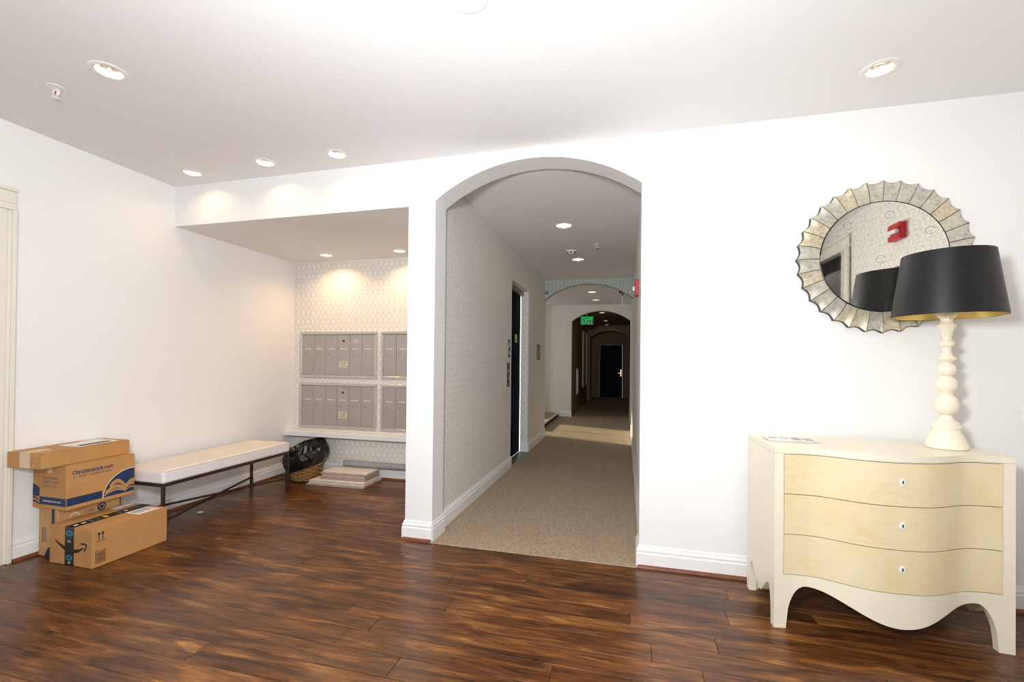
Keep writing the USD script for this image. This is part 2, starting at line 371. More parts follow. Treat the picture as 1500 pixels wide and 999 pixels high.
ceiling(XC - .1, XD + .1, T - .002, 4.29, 2.53, .08, HALL_DL[:2], .076, 'plain ceiling of the near corridor')
a1 = sbox(XC, 0, XD, 2.54).difference(arch_poly(XC, XD, 2.21, 2.455))
struct('wall_cross', wall_xz(a1, 4.28, 4.40), 'wallpaper_green', 'wallpapered cross arch at the end of the near corridor')
struct('wall_passage', bx(-4.0, XC - .1, 4.3, 4.4, 0, 2.56), 'wallpaper', 'side passage wall backing the lift')
ceiling(-4.1, XD + .1, 4.31, 7.32, 2.50, .08, HALL_DL[2:4], .076, 'ceiling of the corridor crossing')
a2 = sbox(-4.1, 0, XD, 2.52).difference(arch_poly(-1.175, XD - .012, 2.14, 2.365))
struct('wall_cross', wall_xz(a2, 7.2, 7.33), 'wallpaper', 'wallpapered wall with the second corridor arch')
pw = sbox(4.3, 0, 7.3, 2.56).difference(sbox(5.5, .9, 7.0, 2.2))
struct('wall_passage', wall_yz(pw, -4.1, -3.98), 'white_paint', 'end wall of the side passage with a window')
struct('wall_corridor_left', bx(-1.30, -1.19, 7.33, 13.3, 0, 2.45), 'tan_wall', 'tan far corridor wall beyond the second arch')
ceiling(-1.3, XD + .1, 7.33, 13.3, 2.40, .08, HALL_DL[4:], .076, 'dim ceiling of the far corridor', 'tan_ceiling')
a3 = sbox(-1.19, 0, XD, 2.41).difference(arch_poly(-1.09, XD - .015, 2.02, 2.235))
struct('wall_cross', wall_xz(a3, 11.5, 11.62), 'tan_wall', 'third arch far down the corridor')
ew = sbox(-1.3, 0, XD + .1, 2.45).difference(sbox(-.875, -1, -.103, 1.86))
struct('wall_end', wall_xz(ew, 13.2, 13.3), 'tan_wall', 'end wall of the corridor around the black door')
# raised landing in the side passage
ld = thing('landing', 'low carpeted landing with white nosing in the side passage', kind='structure')
part(ld, 'deck', bx(-3.95, -1.47, 5.0, 7.19, .005, .085), 'carpet'); part(ld, 'nosing', bx(-1.47, -1.44, 5.0, 7.19, .06, .10, .006), 'trim_white')
part(ld, 'riser', bx(-1.465, -1.455, 5.0, 7.19, .005, .06), 'dark_gap')

# windows
def window(name, make, x0, x1, z0, z1, nx, nz, label):
    t = thing(name, label, kind='structure')
    f = .05
    fr = join(make(x0, x0 + f, z0, z1, .04), make(x1 - f, x1, z0, z1, .04), make(x0 + f, x1 - f, z0, z0 + f, .04), make(x0 + f, x1 - f, z1 - f, z1, .04))
    part(t, 'window_frame', fr, 'trim_white')
    for i in range(1, nx): part(t, 'glazing_bar', make(x0 + (x1 - x0) * i / nx - .012, x0 + (x1 - x0) * i / nx + .012, z0 + f, z1 - f, .03), 'trim_white')
    dx, dz = (x1 - x0) / nx, (z1 - z0) / nz
    for i in range(nx):
        for k in range(nz): part(t, 'pane', make(x0 + i * dx + (f if i == 0 else .012), x0 + (i + 1) * dx - (f if i == nx - 1 else .012), z0 + k * dz + (f if k == 0 else .0), z0 + (k + 1) * dz - (f if k == nz - 1 else .0), .005), 'window_glass')
    return t
window('window_1', lambda a, b, c, d, th: bx(XR + .06 - th / 2, XR + .06 + th / 2, a, b, c, d), W0, W1, WZ0, WZ1, 3, 1, 'wide white framed window in the side wall behind the viewer')
window('window_2', lambda a, b, c, d, th: bx(-4.04 - th / 2, -4.04 + th / 2, a, b, c, d), 5.5, 7.0, .9, 2.2, 2, 1, 'small window lighting the side passage')

# baseboards and quarter round
PROF = [(0, 0), (.017, 0), (.017, .080), (.013, .086), (.0115, .090), (.0155, .096), (.014, .104), (.008, .112), (.006, .122), (.003, .126), (0, .126)]
QR = [(0, 0), (.016, 0), (.0155, .006), (.012, .0125), (.006, .0165), (0, .0175)]


def run(a, b, nrm, prof, e0=0, e1=0, z=0.0):
    """A profile (distance from the wall, height) drawn from a to b on the wall whose normal is nrm; ends moved out by e0 and e1, mitred."""
    a, b, nrm = np.array(a, float), np.array(b, float), np.array(nrm, float); t = (b - a) / np.linalg.norm(b - a); P = np.array(prof); n = len(P)
    V = [np.append(a + nrm * d - t * (d if e0 > 0 else -d if e0 < 0 else 0), h + z) for d, h in P] + [np.append(b + nrm * d + t * (d if e1 > 0 else -d if e1 < 0 else 0), h + z) for d, h in P]
    flip = np.cross(np.append(t, 0), np.append(nrm, 0))[2] < 0
    Fc = []
    for i in range(n):
        j = (i + 1) % n; Fc += [(i, j, n + j), (i, n + j, n + i)]
    tri = trimesh.creation.triangulate_polygon(Polygon(prof), engine='earcut')
    V2, F2 = tri; idx = [int(np.argmin([np.hypot(*(np.array(p) - q)) for q in P])) for p in V2]
    for f in F2: Fc += [(idx[f[2]], idx[f[1]], idx[f[0]]), (n + idx[f[0]], n + idx[f[1]], n + idx[f[2]])]
    m = trimesh.Trimesh(V, Fc, process=False); m.fix_normals(); return m


def base(name, a, b, nrm, e0=0, e1=0, label=None, z=0.0, shoe=True, material='trim_white'):
    struct(name, run(a, b, nrm, PROF, e0, e1, z), material, label, smooth=20)
    if shoe:
        off = np.array(nrm) * .017
        struct('trim_1', run(np.array(a) + off, np.array(b) + off, nrm, QR, e0, e1, z), 'quarter_round', None, smooth=40)


base('baseboard_left', (XL, DL1 + .135), (XL, YB), (1, 0), 0, -1, 'white moulded baseboard under the bench')
base('baseboard_left', (XL, BACK), (XL, DL0 - .135), (1, 0), 0, 0)
base('baseboard_alcove', (XL, YB), (XP, YB), (0, -1), -1, 0, 'white baseboard under the mailbox shelf')
base('baseboard_pillar', (XP, 0), (XA, 0), (0, -1), 1, 0, 'white baseboard at the foot of the pillar', shoe=True)
base('baseboard_pillar', (XA, T + .01), (XA, 0), (1, 0), 0, 1, shoe=False, z=.003)
base('baseboard_pillar', (XP, 0), (XP, YB), (-1, 0), 1, 0, shoe=False)
base('baseboard_front', (XB, 0), (XR, 0), (0, -1), 1, -1, 'white baseboard behind the chest of drawers')
base('baseboard_front', (XB, T), (XB, 0), (-1, 0), 0, 1, shoe=False, z=.003)
base('baseboard_right', (XR, DR1 + .15), (XR, 0), (-1, 0), 0, -1, 'white baseboard of the wallpapered side wall')
base('baseboard_corridor', (XC, T + .012), (XC, EY0), (1, 0), 0, 0, 'white baseboard of the near corridor wall', shoe=False, z=.004)
base('baseboard_corridor', (XC, EY1), (XC, 4.4), (1, 0), 1, 1, shoe=False, z=.004)
base('baseboard_corridor', (XC - .1, EY1), (XC, EY1), (0, -1), 0, 1, shoe=False, z=.004)
base('baseboard_corridor', (XD, T), (XD, 13.2), (-1, 0), shoe=False, z=.004)
base('baseboard_corridor', (-1.44, 7.2), (-1.175, 7.2), (0, -1), 0, 1, shoe=False, z=.004)
base('baseboard_corridor', (-1.19, 7.33), (-1.19, 13.2), (1, 0), shoe=False, z=.004, material='tan_wall')


# doors with casings
def fluted(t, name, x0, x1, z0, z1, make, mname, vertical=True):
    """A casing strip with three raised flats."""
    w = x1 - x0 if vertical else z1 - z0
    for f0, f1, d in ((0, 1, .014), (.0, .16, .026), (.30, .70, .020), (.84, 1., .030)):
        if vertical: m = make(x0 + w * f0, x0 + w * f1, z0, z1, d)
        else: m = make(x0, x1, z0 + w * f0, z0 + w * f1, d)
        yield m


def casing(t, lo, hi, top, w, make, material):
    part(t, 'casing', join(*fluted(t, '', lo - w, lo, 0, top, make, material)), material)
    part(t, 'casing', join(*fluted(t, '', hi, hi + w, 0, top, make, material)), material)
    part(t, 'casing', join(*fluted(t, '', lo - w, hi + w, top, top + w, make, material, False)), material)


def knob(t, o, n, r=.026, material='brass'):
    m = lathe([(0.001, 0), (.024, 0), (.024, .006), (.010, .010), (.010, .035), (r, .045), (r, .060), (r * .6, .068), (.001, .070)], 20)
    n = np.array(n, float); u = np.cross((0, 0, 1), n); part(t, 'door_knob', frame_mesh(m, o, u, (0, 0, 1)), material, smooth=40)


d = thing('door_1', 'white door with fluted cream casing beside the cardboard boxes', kind='structure')
mk = lambda a, b, c, e, th: bx(XL, XL + th, a, b, c, e, .003)
casing(d, DL0, DL1, DLZ, .13, mk, 'cream_trim')
part(d, 'door_panel', bx(XL - .07, XL - .03, DL0 + .003, DL1 - .003, .005, DLZ - .003, .002), 'trim_white')
for z0, z1 in ((.2, .9), (1.05, 1.95)):
    part(d, 'raised_panel', bx(XL - .032, XL - .022, DL0 + .14, DL1 - .14, z0, z1, .004), 'trim_white')
knob(d, (XL - .03, DL1 - .07, 1.0), (1, 0, 0))
d = thing('door_2', 'dark glazed door with cream casing reflected in the mirror', kind='structure')
mk = lambda a, b, c, e, th: bx(XR - th, XR, a, b, c, e, .003)
casing(d, DR0, DR1, DRZ, .13, mk, 'cream_trim')
part(d, 'door_panel', bx(XR + .03, XR + .07, DR0 + .003, DR1 - .003, .005, DRZ - .003, .002), 'black_door')
part(d, 'pane', bx(XR + .024, XR + .032, DR0 + .12, DR1 - .12, .3, DRZ - .15, .002), 'glass_dark')
knob(d, (XR + .03, DR0 + .07, 1.0), (-1, 0, 0))
d = thing('door_3', 'dark navy lift door set into the wallpapered corridor wall', kind='structure')
ym = (EY0 + EY1) / 2
part(d, 'door_leaf', bx(XC - .16, XC - .115, EY0, ym - .003, .006, EZ, .002), 'navy_door'); part(d, 'door_leaf', bx(XC - .165, XC - .115, ym + .003, EY1, .006, EZ, .002), 'navy_door')
part(d, 'head_jamb', bx(XC - .115, XC - .07, EY0, EY1, EZ - .06, EZ), 'plaque_grey'); part(d, 'sill', bx(XC - .115, XC, EY0, EY1, -.012, .004), 'plaque_grey')
part(d, 'floor_plate', bx(XC - .115, XC - .108, 2.80, 2.90, 1.46, 1.57, .002), 'gold_plate')
d = thing('door_4', 'black two panel door at the far end of the corridor', kind='structure')
mk = lambda a, b, c, e, th: bx(a, b, 13.2 - th, 13.2, c, e, .003)
casing(d, -.875, -.103, 1.86, .085, mk, 'tan_wall')
part(d, 'door_panel', bx(-.872, -.106, 13.22, 13.26, .008, 1.857, .002), 'black_door')
for z0, z1 in ((.14, .72), (.95, 1.72)):
    part(d, 'raised_panel', bx(-.75, -.22, 13.205, 13.222, z0, z1, .006), 'black_door')
part(d, 'lock_plate', bx(-.175, -.135, 13.21, 13.222, .76, 1.0, .003), 'brass'); part(d, 'lever', bx(-.26, -.15, 13.17, 13.185, .86, .885, .004), 'brass')

# ------------------------------------------------------------------ recessed lights
def downlight(x, y, z, label, group, power, col, glowm, r=.078, ri=.054, trim='lamp_trim', depth=.045, spread=None):
    t = thing('downlight', label, 'recessed light', (x, y, z), group=group)
    part(t, 'trim_ring', lathe([(ri, -.001), (ri + .004, -.005), (r - .006, -.005), (r, -.002), (r, .0)], 32), trim, smooth=50)
    part(t, 'reflector', lathe([(ri, -.002), (ri * .97, depth * .5), (ri * (.72 if depth > .02 else .99), depth)], 32), 'chrome', smooth=60)
    part(t, 'lamp', lathe([(.001, depth - .014), (ri * .3, depth - .012), (ri * (.66 if depth > .02 else .74), depth - .004), (ri * (.72 if depth > .02 else .99), depth)], 24), glowm, smooth=60)
    l = UsdLux.DiskLight.Define(stage, str(t.GetPath()) + '/lamp_light'); l.CreateRadiusAttr(ri * .6); l.CreateIntensityAttr(power / (ri * .6) ** 2 / 1000); l.CreateColorAttr(Gf.Vec3f(*col)); put(l, (0, 0, depth - (.016 if depth > .02 else .0135)))
    return t


RL = 'recessed lights in the lobby ceiling'
for x, y, s in LOBBY_DL:
    downlight(x, y, ZC, s, RL, K_ROOM, WARM, 'lamp_glow', r=.072 if y > -.3 else .078)
for x, y, s in ALCOVE_DL:
    downlight(x, y, ZH, s, 'recessed lights in the alcove', K_ALCOVE, ALC, 'lamp_glow')
for x, y, z, s, k in HALL_DL:
    downlight(x, y, z, s, 'recessed lights in the corridor', K_HALL * k, HALLC, 'hall_glow', r=.086, ri=.074, depth=.012)


def sprinkler(x, y, z, label):
    t = thing('sprinkler_head', label, 'sprinkler', (x, y, z))
    part(t, 'escutcheon', lathe([(.001, -.006), (.018, -.006), (.036, -.003), (.038, 0)], 24), 'device_white', smooth=40)
    fr = trimesh.creation.annulus(.012, .019, .010); fr.apply_transform(trimesh.transformations.rotation_matrix(PI / 2, (1, 0, 0))); fr.apply_translation((0, 0, -.026))
    part(t, 'guard', fr, 'device_white'); part(t, 'bulb', trimesh.creation.capsule(height=.016, radius=.0055).apply_translation((0, 0, -.034)), 'sprinkler_red', smooth=True)
    part(t, 'deflector', lathe([(.001, -.052), (.017, -.051), (.017, -.048), (.001, -.047)], 16), 'chrome')
sprinkler(-2.812, -1.157, ZC, 'small white ceiling sprinkler with a red bulb')
sprinkler(-.315, 2.26, 2.53, 'tiny sprinkler on the corridor ceiling')
t = thing('smoke_detector', 'round white smoke detector on the corridor ceiling', 'smoke detector', (-.63, 2.5, 2.53))
part(t, 'base', lathe([(.001, -.012), (.065, -.012), (.068, 0)], 28), 'device_white', smooth=40); part(t, 'cover', lathe([(.001, -.042), (.030, -.041), (.044, -.034), (.048, -.012)], 28), 'device_white', smooth=50)
for k in range(6):
    a = k * PI / 3; part(t, 'vent_slot', bx(-.010, .010, .0445, .0485, -.032, -.016).apply_transform(trimesh.transformations.rotation_matrix(a, (0, 0, 1))), 'dark_gap')

# ------------------------------------------------------------------ chest of drawers
ch = thing('chest_of_drawers', 'cream parchment chest of three drawers with serpentine front under the round mirror', 'chest of drawers', (.668, -.475, 0), 3.0)
CW, CD, CH = .92, .385, .825
gx = np.array([-1, -.9, -.8, -.7, -.6, -.5, -.4, -.3, -.2, -.1, 0]); gv = np.array([0, -.07, -.12, -.11, .0, .24, .52, .75, .91, .98, 1.0])
from scipy.interpolate import PchipInterpolator
_g = PchipInterpolator(gx, gv)
def bulge(x):
    """How far the front swells (towards -y) at x, in metres."""
    return .085 * float(_g(-abs(2 * x / CW - 1)))
def front_plan(x0, x1, off=0.0, back=CD, n=72):
    xs = np.linspace(x0, x1, n); return Polygon([(x, -bulge(x) + off) for x in xs] + [(x1, back), (x0, back)])
outer = tm(m3.Manifold.extrude(m3.CrossSection([np.array(front_plan(0, CW).exterior.coords)[:-1][::-1].tolist()], m3.FillRule.NonZero), CH - .002))
def man(poly, h, z=0):
    return mf(extr(poly, h)).translate((0, 0, z))
body = man(front_plan(0, CW), CH - .028)
hollow = man(front_plan(.035, CW - .035, .03, CD - .02), .24, -.02)                     # open underneath
rec = man(front_plan(.040, CW - .040, -.05, .10).intersection(front_plan(.040, CW - .040, -.05, .03)), .552, .243)   # drawer recess
# apron cut-outs
def apron(w, leg, arch, z_arch, z_mid, narrow=.30):
    xs = np.linspace(leg, w - leg, 90); c = w / 2; pts = []
    for x in xs:
        q = abs(x - c) / (c - leg)                       # 0 at the centre, 1 at the foot
        if q > .90: z = z_arch * math.sqrt(max(0, 1 - ((q - .80) / .20) ** 2)) if q > .80 else z_arch
        elif q > .80: z = z_arch * math.sqrt(max(0, 1 - ((q - .80) / .20) ** 2))
        else: z = z_mid + (z_arch - z_mid) * .5 * (1 - math.cos(PI * min(1, q / .80)) )
        pts.append((x, z))
    return Polygon([(leg, -.05)] + pts + [(w - leg, -.05)])
cutf = mf(frame_mesh(extr(apron(CW, .052, .2, .196, .098), .7), (0, .18, 0), (1, 0, 0), (0, 0, 1)))
cutb = mf(frame_mesh(extr(apron(CW, .052, .2, .196, .12), .3), (0, .55, 0), (1, 0, 0), (0, 0, 1)))
cuts = mf(frame_mesh(extr(apron(CD, .040, .2, .17, .085), 1.4), (-.2, 0, 0), (0, 1, 0), (0, 0, 1)))
body = body - hollow - cutf - cutb - cuts
body = body - rec
part(ch, 'body', tm(body), 'parchment', smooth=25)
part(ch, 'top', tm(man(front_plan(0, CW), .026, CH - .027)), 'parchment', smooth=25)
part(ch, 'recess_lining', tm(man(front_plan(.042, CW - .042, .022, .034), .548, .245)), 'dark_gap')
dz = .548 / 3
for k in range(3):
    z0 = .2445 + k * (.5495 / 3); g = .0016
    dr = part(ch, 'drawer', tm(man(front_plan(.042, CW - .042, 0.0, .021, 90), .5495 / 3 - 2 * g, z0 + g)), 'parchment_yellow', smooth=25)
    zc = z0 + .5495 / 6 + .012; yf = -bulge(CW / 2)
    e = lathe([(.001, .0035), (.010, .0033), (.0115, .002), (.012, 0)], 28); e.apply_scale((1, 1.35, 1))
    es = part(dr, 'escutcheon', frame_mesh(e, (CW / 2, yf, zc), (1, 0, 0), (0, 0, 1)), 'escutcheon_white', smooth=40)
    kh = union_all([Point(0, .0035).buffer(.0032), Polygon([(-.0016, .003), (.0016, .003), (.0026, -.0065), (-.0026, -.0065)])])
    part(dr, 'keyhole', plate(kh, (CW / 2, yf - .0034, zc), (1, 0, 0), (0, 0, 1), .0006), 'keyhole_black')

# ------------------------------------------------------------------ table lamp
LX, LY, LZ = 1.448, -.250, CH
lp = thing('table_lamp', 'ivory turned table lamp with a black drum shade on the chest', 'lamp', (LX, LY, LZ))
k_ = 1 / 965
prof = [(0.5, 955), (99, 955), (101, 946), (99, 936), (90, 920), (79, 903), (70, 886), (64, 874), (61, 872), (66, 868), (69, 860), (66, 851), (57, 848), (56, 838), (44, 833), (36, 826), (29, 815), (25, 808), (34, 803), (46, 795), (54, 780), (56, 762), (54, 745), (46, 729), (34, 720), (27, 716), (31, 710), (30, 707), (40, 699), (48, 687), (50, 672), (48, 657), (40, 644), (28, 638), (25, 633), (34, 629), (42, 618), (44, 605), (42, 592), (34, 582), (23, 577), (22, 573), (36, 565), (44, 558), (45, 555), (38, 549), (28, 540), (22, 528), (21, 515), (22, 504), (32, 500), (38, 493), (38, 483), (32, 476), (24, 472), (22, 466), (24, 452), (30, 432), (40, 414), (47, 406), (46, 402), (36, 398), (29, 388), (27, 380), (34, 372), (46, 364), (50, 354), (40, 340), (14, 336), (.5, 336)]
LS = 1.0
lathe_pts = [(r * k_ * .75, (955 - y) * k_ * LS) for r, y in prof]
dense = [lathe_pts[0]]
for (r0, z0), (r1, z1) in zip(lathe_pts[:-1], lathe_pts[1:]):
    n = max(1, int(np.hypot(r1 - r0, z1 - z0) / .003)); dense += [(r0 + (r1 - r0) * i / n, z0 + (z1 - z0) * i / n) for i in range(1, n + 1)]
dd = np.array(dense)
for _ in range(1): dd[2:-2] = .25 * dd[1:-3] + .5 * dd[2:-2] + .25 * dd[3:-1]
part(lp, 'stem', lathe(dd, 48), 'ivory_lacquer', smooth=45)
SB, ST, RB, RT = .612, .902, .199, .161
sh = lathe([(RB, SB), (RB + .0015, SB + .001), (RT + .0015, ST - .001), (RT, ST), (RT - .001, ST), (RB - .001, SB)], 72)
s_ = part(lp, 'shade', lathe([(RB - .0008, SB), (RB, SB - .001), (RB + .001, SB), (RB + .0012, SB + .003), (RT + .001, ST - .003), (RT + .001, ST), (RT - .0008, ST)], 96), 'shade_black', smooth=40)
part(s_, 'shade_lining', lathe([(RT - .0008, ST), (RB - .0008, SB)], 96), 'gold_foil', smooth=40)
part(s_, 'spider', join(*[bar((0, 0, ST - .03), (math.cos(a) * (RT - .004), math.sin(a) * (RT - .004), ST - .012), .003) for a in (0, 2 * PI / 3, 4 * PI / 3)]), 'brass')
part(lp, 'harp', join(tube([(.0, .045 * math.sin(t), .60 + (ST - .03 - .60) * (1 - math.cos(t / 2 * 1)) if False else .58 + (ST - .61) * .5 * (1 - math.cos(t))) for t in np.linspace(0, PI, 20)], .002), tube([(.0, -.045 * math.sin(t), .58 + (ST - .61) * .5 * (1 - math.cos(t))) for t in np.linspace(0, PI, 20)], .002)), 'brass')
part(lp, 'bulb', lathe([(.001, .645), (.014, .645), (.014, .66), (.030, .68), (.030, .70), (.016, .725), (.001, .73)], 20).apply_translation((0, 0, 0)), 'strobe_white', smooth=50)

# magazine on the chest
ca, sa = math.cos(math.radians(3)), math.sin(math.radians(3))
mg = thing('newspaper', 'thin folded newspaper lying on the left end of the chest', 'newspaper', (.805, -.245, CH), -2)
part(mg, 'page', bx(-.115, .115, -.055, .055, .0, .003, .0008), 'newsprint'); part(mg, 'page', bx(-.113, .116, -.053, .056, .0032, .006, .0008).apply_transform(trimesh.transformations.rotation_matrix(.03, (0, 0, 1))), 'newsprint')
cv = part(mg, 'cover', bx(-.114, .114, -.054, .054, .0064, .0085, .0006), 'paper')
rs = random.Random(4)
part(cv, 'print', join(*[bx(-.10 + .05 * c + rs.uniform(0, .006), -.10 + .05 * c + .042, -.045 + .012 * r, -.045 + .012 * r + .006, .0085, .0087) for c in range(4) for r in range(7) if rs.random() > .25]), 'grey_ink', kind='stuff')

# ------------------------------------------------------------------ mirror
MX, MZ, MRO, MRI, NF = 1.301, 1.776, .398, .287, 32
mi = thing('mirror', 'round wall mirror with a scalloped frame of antiqued silver facets', 'mirror', (MX, 0, MZ))
def pol(r, a, y): return (r * math.sin(a), y, r * math.cos(a))
bk = [(MRO - .004 - .012 * math.sin(PI * j / 8)) if j % 8 else MRO - .002 for j in range(0)]
ring = []
for i in range(NF):
    for j in range(8):
        f = j / 8; a = (i + f) * 2 * PI / NF; ring.append(((MRO + .003 - .016 * math.sin(PI * f)) * math.sin(a), (MRO + .003 - .016 * math.sin(PI * f)) * math.cos(a)))
part(mi, 'backing', frame_mesh(extr(Polygon(ring), .022), (0, -.002, 0), (1, 0, 0), (0, 0, 1)), 'antique_black')
part(mi, 'mirror_plate', frame_mesh(extr(Point(0, 0).buffer(MRI + .002, 48), .006), (0, -.024, 0), (1, 0, 0), (0, 0, 1)), 'mirror_plate', smooth=30)
part(mi, 'inner_rim', tube([pol(MRI + .001, a, -.030) for a in np.linspace(0, 2 * PI, 96, endpoint=False)], .0022, 6, True), 'antique_black', smooth=True)
rs = random.Random(3)
for i in range(NF):
    V, Fc, na, nr = [], [], 7, 5; g = .0017
    tilt = rs.uniform(-.0015, .0015)
    for q in range(nr):
        fr = q / (nr - 1)
        for j in range(na):
            f = j / (na - 1); a0 = i * 2 * PI / NF; r_out = MRO - .015 * math.sin(PI * f); r = MRI + .004 + (r_out - MRI - .004) * fr
            a = a0 + (g / r) + f * (2 * PI / NF - 2 * g / r)
            y = -.026 - .006 * fr + .008 * math.sin(PI * f) * fr + tilt * (f - .5) * 2 + .006 * math.sin(PI * fr) * -1
            V.append(pol(r, a, y))
    for q in range(nr - 1):
        for j in range(na - 1):
            a_, b_ = q * na + j, q * na + j + 1; Fc += [(a_, a_ + na, b_ + na), (a_, b_ + na, b_)]
    m = trimesh.Trimesh(V, Fc, process=False)
    if m.face_normals[:, 1].mean() > 0: m.invert()
    n0 = len(V); V2 = np.vstack([m.vertices, m.vertices + [0, .012, 0]]); B = [j for j in range(na)] + [q * na + na - 1 for q in range(1, nr)] + [(nr - 1) * na + j for j in range(na - 2, -1, -1)] + [q * na for q in range(nr - 2, 0, -1)]
    F2 = [list(f) for f in m.faces]
    for x, y in zip(B, B[1:] + B[:1]): F2 += [(x, y, n0 + y), (x, n0 + y, n0 + x)]
    part(mi, 'facet', trimesh.Trimesh(V2, F2, process=False), f'antique_silver_{rs.randrange(3)}', smooth=30)
for mx_, mz_ in ((-.160, .170), (.03, .215), (.205, .125), (-.01, -.015)):
    part(mi, 'spot_ring', tube([(mx_ + .022 * math.cos(a), -.0305, mz_ + .019 * math.sin(a)) for a in np.linspace(.4, 2 * PI - .2, 30)], .0008, 5), 'grey_ink')

# alarms on the side wall, seen in the mirror
al = thing('fire_alarm', 'red fire alarm horn with white strobe on the wallpapered side wall, seen in the mirror', 'fire alarm', (XR, -1.26, 2.215))
part(al, 'housing', join(bx(-.05, 0, -.075, .075, -.062, -.020, .004), bx(-.05, 0, -.075, .075, .020, .062, .004), bx(-.03, 0, -.075, .075, -.022, .022, .002)), 'alarm_red')
part(al, 'strobe', bx(-.062, -.03, -.045, .045, -.016, .016, .005), 'strobe_white')
al = thing('fire_alarm', 'red pull station on the side wall, its corner showing above the lamp in the mirror', 'fire alarm', (XR, -1.28, 1.87))
part(al, 'housing', bx(-.045, 0, -.06, .06, -.08, .08, .006), 'alarm_red'); part(al, 'pull_handle', bx(-.055, -.044, -.045, .045, -.035, -.010, .003), 'strobe_white')
al = thing('fire_alarm', 'red fire alarm seen edge-on on the corridor wall', 'fire alarm', (XD, 1.36, 1.875))
part(al, 'housing', bx(-.030, 0, -.065, .065, -.07, .07, .005), 'alarm_red'); part(al, 'strobe', bx(-.052, -.03, .0, .045, -.02, .02, .004), 'strobe_white')

# ------------------------------------------------------------------ bench
bn = thing('bench', 'long low bench with white cushion and dark iron legs along the left wall', 'bench', (0, 0, 0))
BX0, BX1, BY0, BY1, BT = -3.405, -2.985, -.452, .70, .362
cu = part(bn, 'cushion', soft_box(BX0 - .004, BX1 + .004, BY0 - .004, BY1 + .004, BT, BT + .085, .018), 'linen', smooth=40)
part(cu, 'top_panel', soft_box(BX0 + .006, BX1 - .006, BY0 + .006, BY1 - .006, BT + .04, BT + .089, .012), 'linen_top', smooth=40, label='oatmeal woven top of the cushion')
z = BT + .081
part(cu, 'piping', tube([(BX0 + .004, BY0 + .004, z), (BX1 - .004, BY0 + .004, z), (BX1 + .002, BY0 + .012, z), (BX1 + .002, BY1 - .012, z), (BX1 - .004, BY1, z), (BX0 + .004, BY1, z), (BX0, BY1 - .012, z), (BX0, BY0 + .012, z)], .0035, 6, True), 'linen_top')
q = .020
for x in (BX0 + q / 2, BX1 - q / 2):
    for y in (BY0 + q / 2, BY1 - q / 2): part(bn, 'leg', bx(x - q / 2, x + q / 2, y - q / 2, y + q / 2, 0, BT - .001, .002), 'iron')
    part(bn, 'rail', bx(x - q / 2, x + q / 2, BY0 + q, BY1 - q, BT - .020, BT - .001, .002), 'iron')
for y in (BY0 + q / 2, BY1 - q / 2): part(bn, 'rail', bx(BX0 + q, BX1 - q, y - q / 2, y + q / 2, BT - .020, BT - .001, .002), 'iron')
part(bn, 'stretcher', bar((BX1 - q, BY0 + q, .105), (BX0 + q, BY1 - q, .105), .014), 'iron'); part(bn, 'stretcher', bar((BX0 + q, BY0 + q, .118), (BX1 - q, BY1 - q, .118), .014), 'iron')

# ------------------------------------------------------------------ parcels
def carton(name, label, x0, x1, y0, y1, z0, h, rz, material='cardboard'):
    """A carton whose left front bottom corner is its origin; returns it and its size."""
    w, d = x1 - x0, y1 - y0
    t = thing(name, label, 'box', (x0, y0, z0), rz)
    part(t, 'body', bx(0, w, 0, d, 0, h - .005, .003), material)
    part(t, 'flap', bx(.001, w / 2 - .0012, .001, d - .001, h - .0045, h - .0005, .0012), material); part(t, 'flap', bx(w / 2 + .0012, w - .001, .001, d - .001, h - .0045, h - .0005, .0012), material)
    return t, w, d, h


X, Y_, Z_ = (1, 0, 0), (0, 1, 0), (0, 0, 1)
# the lowest carton of the stack, half hidden
c1, w, d, h = carton('cardboard_box', 'tan carton with blue stripe at the bottom of the stack, behind the taped box', -3.452, -3.292, -.84, -.50, 0, .298, 0, 'cardboard_tan')
part(c1, 'printed_stripe', plate(sbox(.112, .10, .134, .296), (0, -.0006, 0), X, Z_, .0006), 'navy_ink')
part(c1, 'printed_stripe', plate(Polygon([(.055, 0), (.10, 0), (.10, .06), (.085, .055), (.068, .03)]), (0, -.0006, 0), X, Z_, .0006), 'navy_ink')
part(c1, 'printed_lines', join(*[plate(sbox(.030 + .014 * i, .085, .030 + .014 * i + .006, .175), (0, -.0006, 0), X, Z_, .0005) for i in range(3)]), 'grey_ink')
part(c1, 'printed_seal', plate(Point(.245, .262).buffer(.025).difference(Point(.245, .262).buffer(.017)).union(Point(.245, .262).buffer(.011)), (w + .0006, 0, 0), Y_, Z_, -.0006) if False else frame_mesh(extr(Point(.232, .240).buffer(.025).difference(Point(.232, .240).buffer(.017)).union(Point(.232, .240).buffer(.011)), .0006), (w, 0, 0), Y_, Z_), 'navy_ink')
part(c1, 'printed_word', text('CAB-A', .019, (w, .135, .226), Y_, Z_, bold=True), 'grey_ink')
part(c1, 'printed_arc', frame_mesh(extr(Point(.085, .222).buffer(.026).difference(Point(.085, .222).buffer(.019)).difference(sbox(0, 0, .3, .222)), .0006), (w, 0, 0), Y_, Z_), 'cardboard_grey')

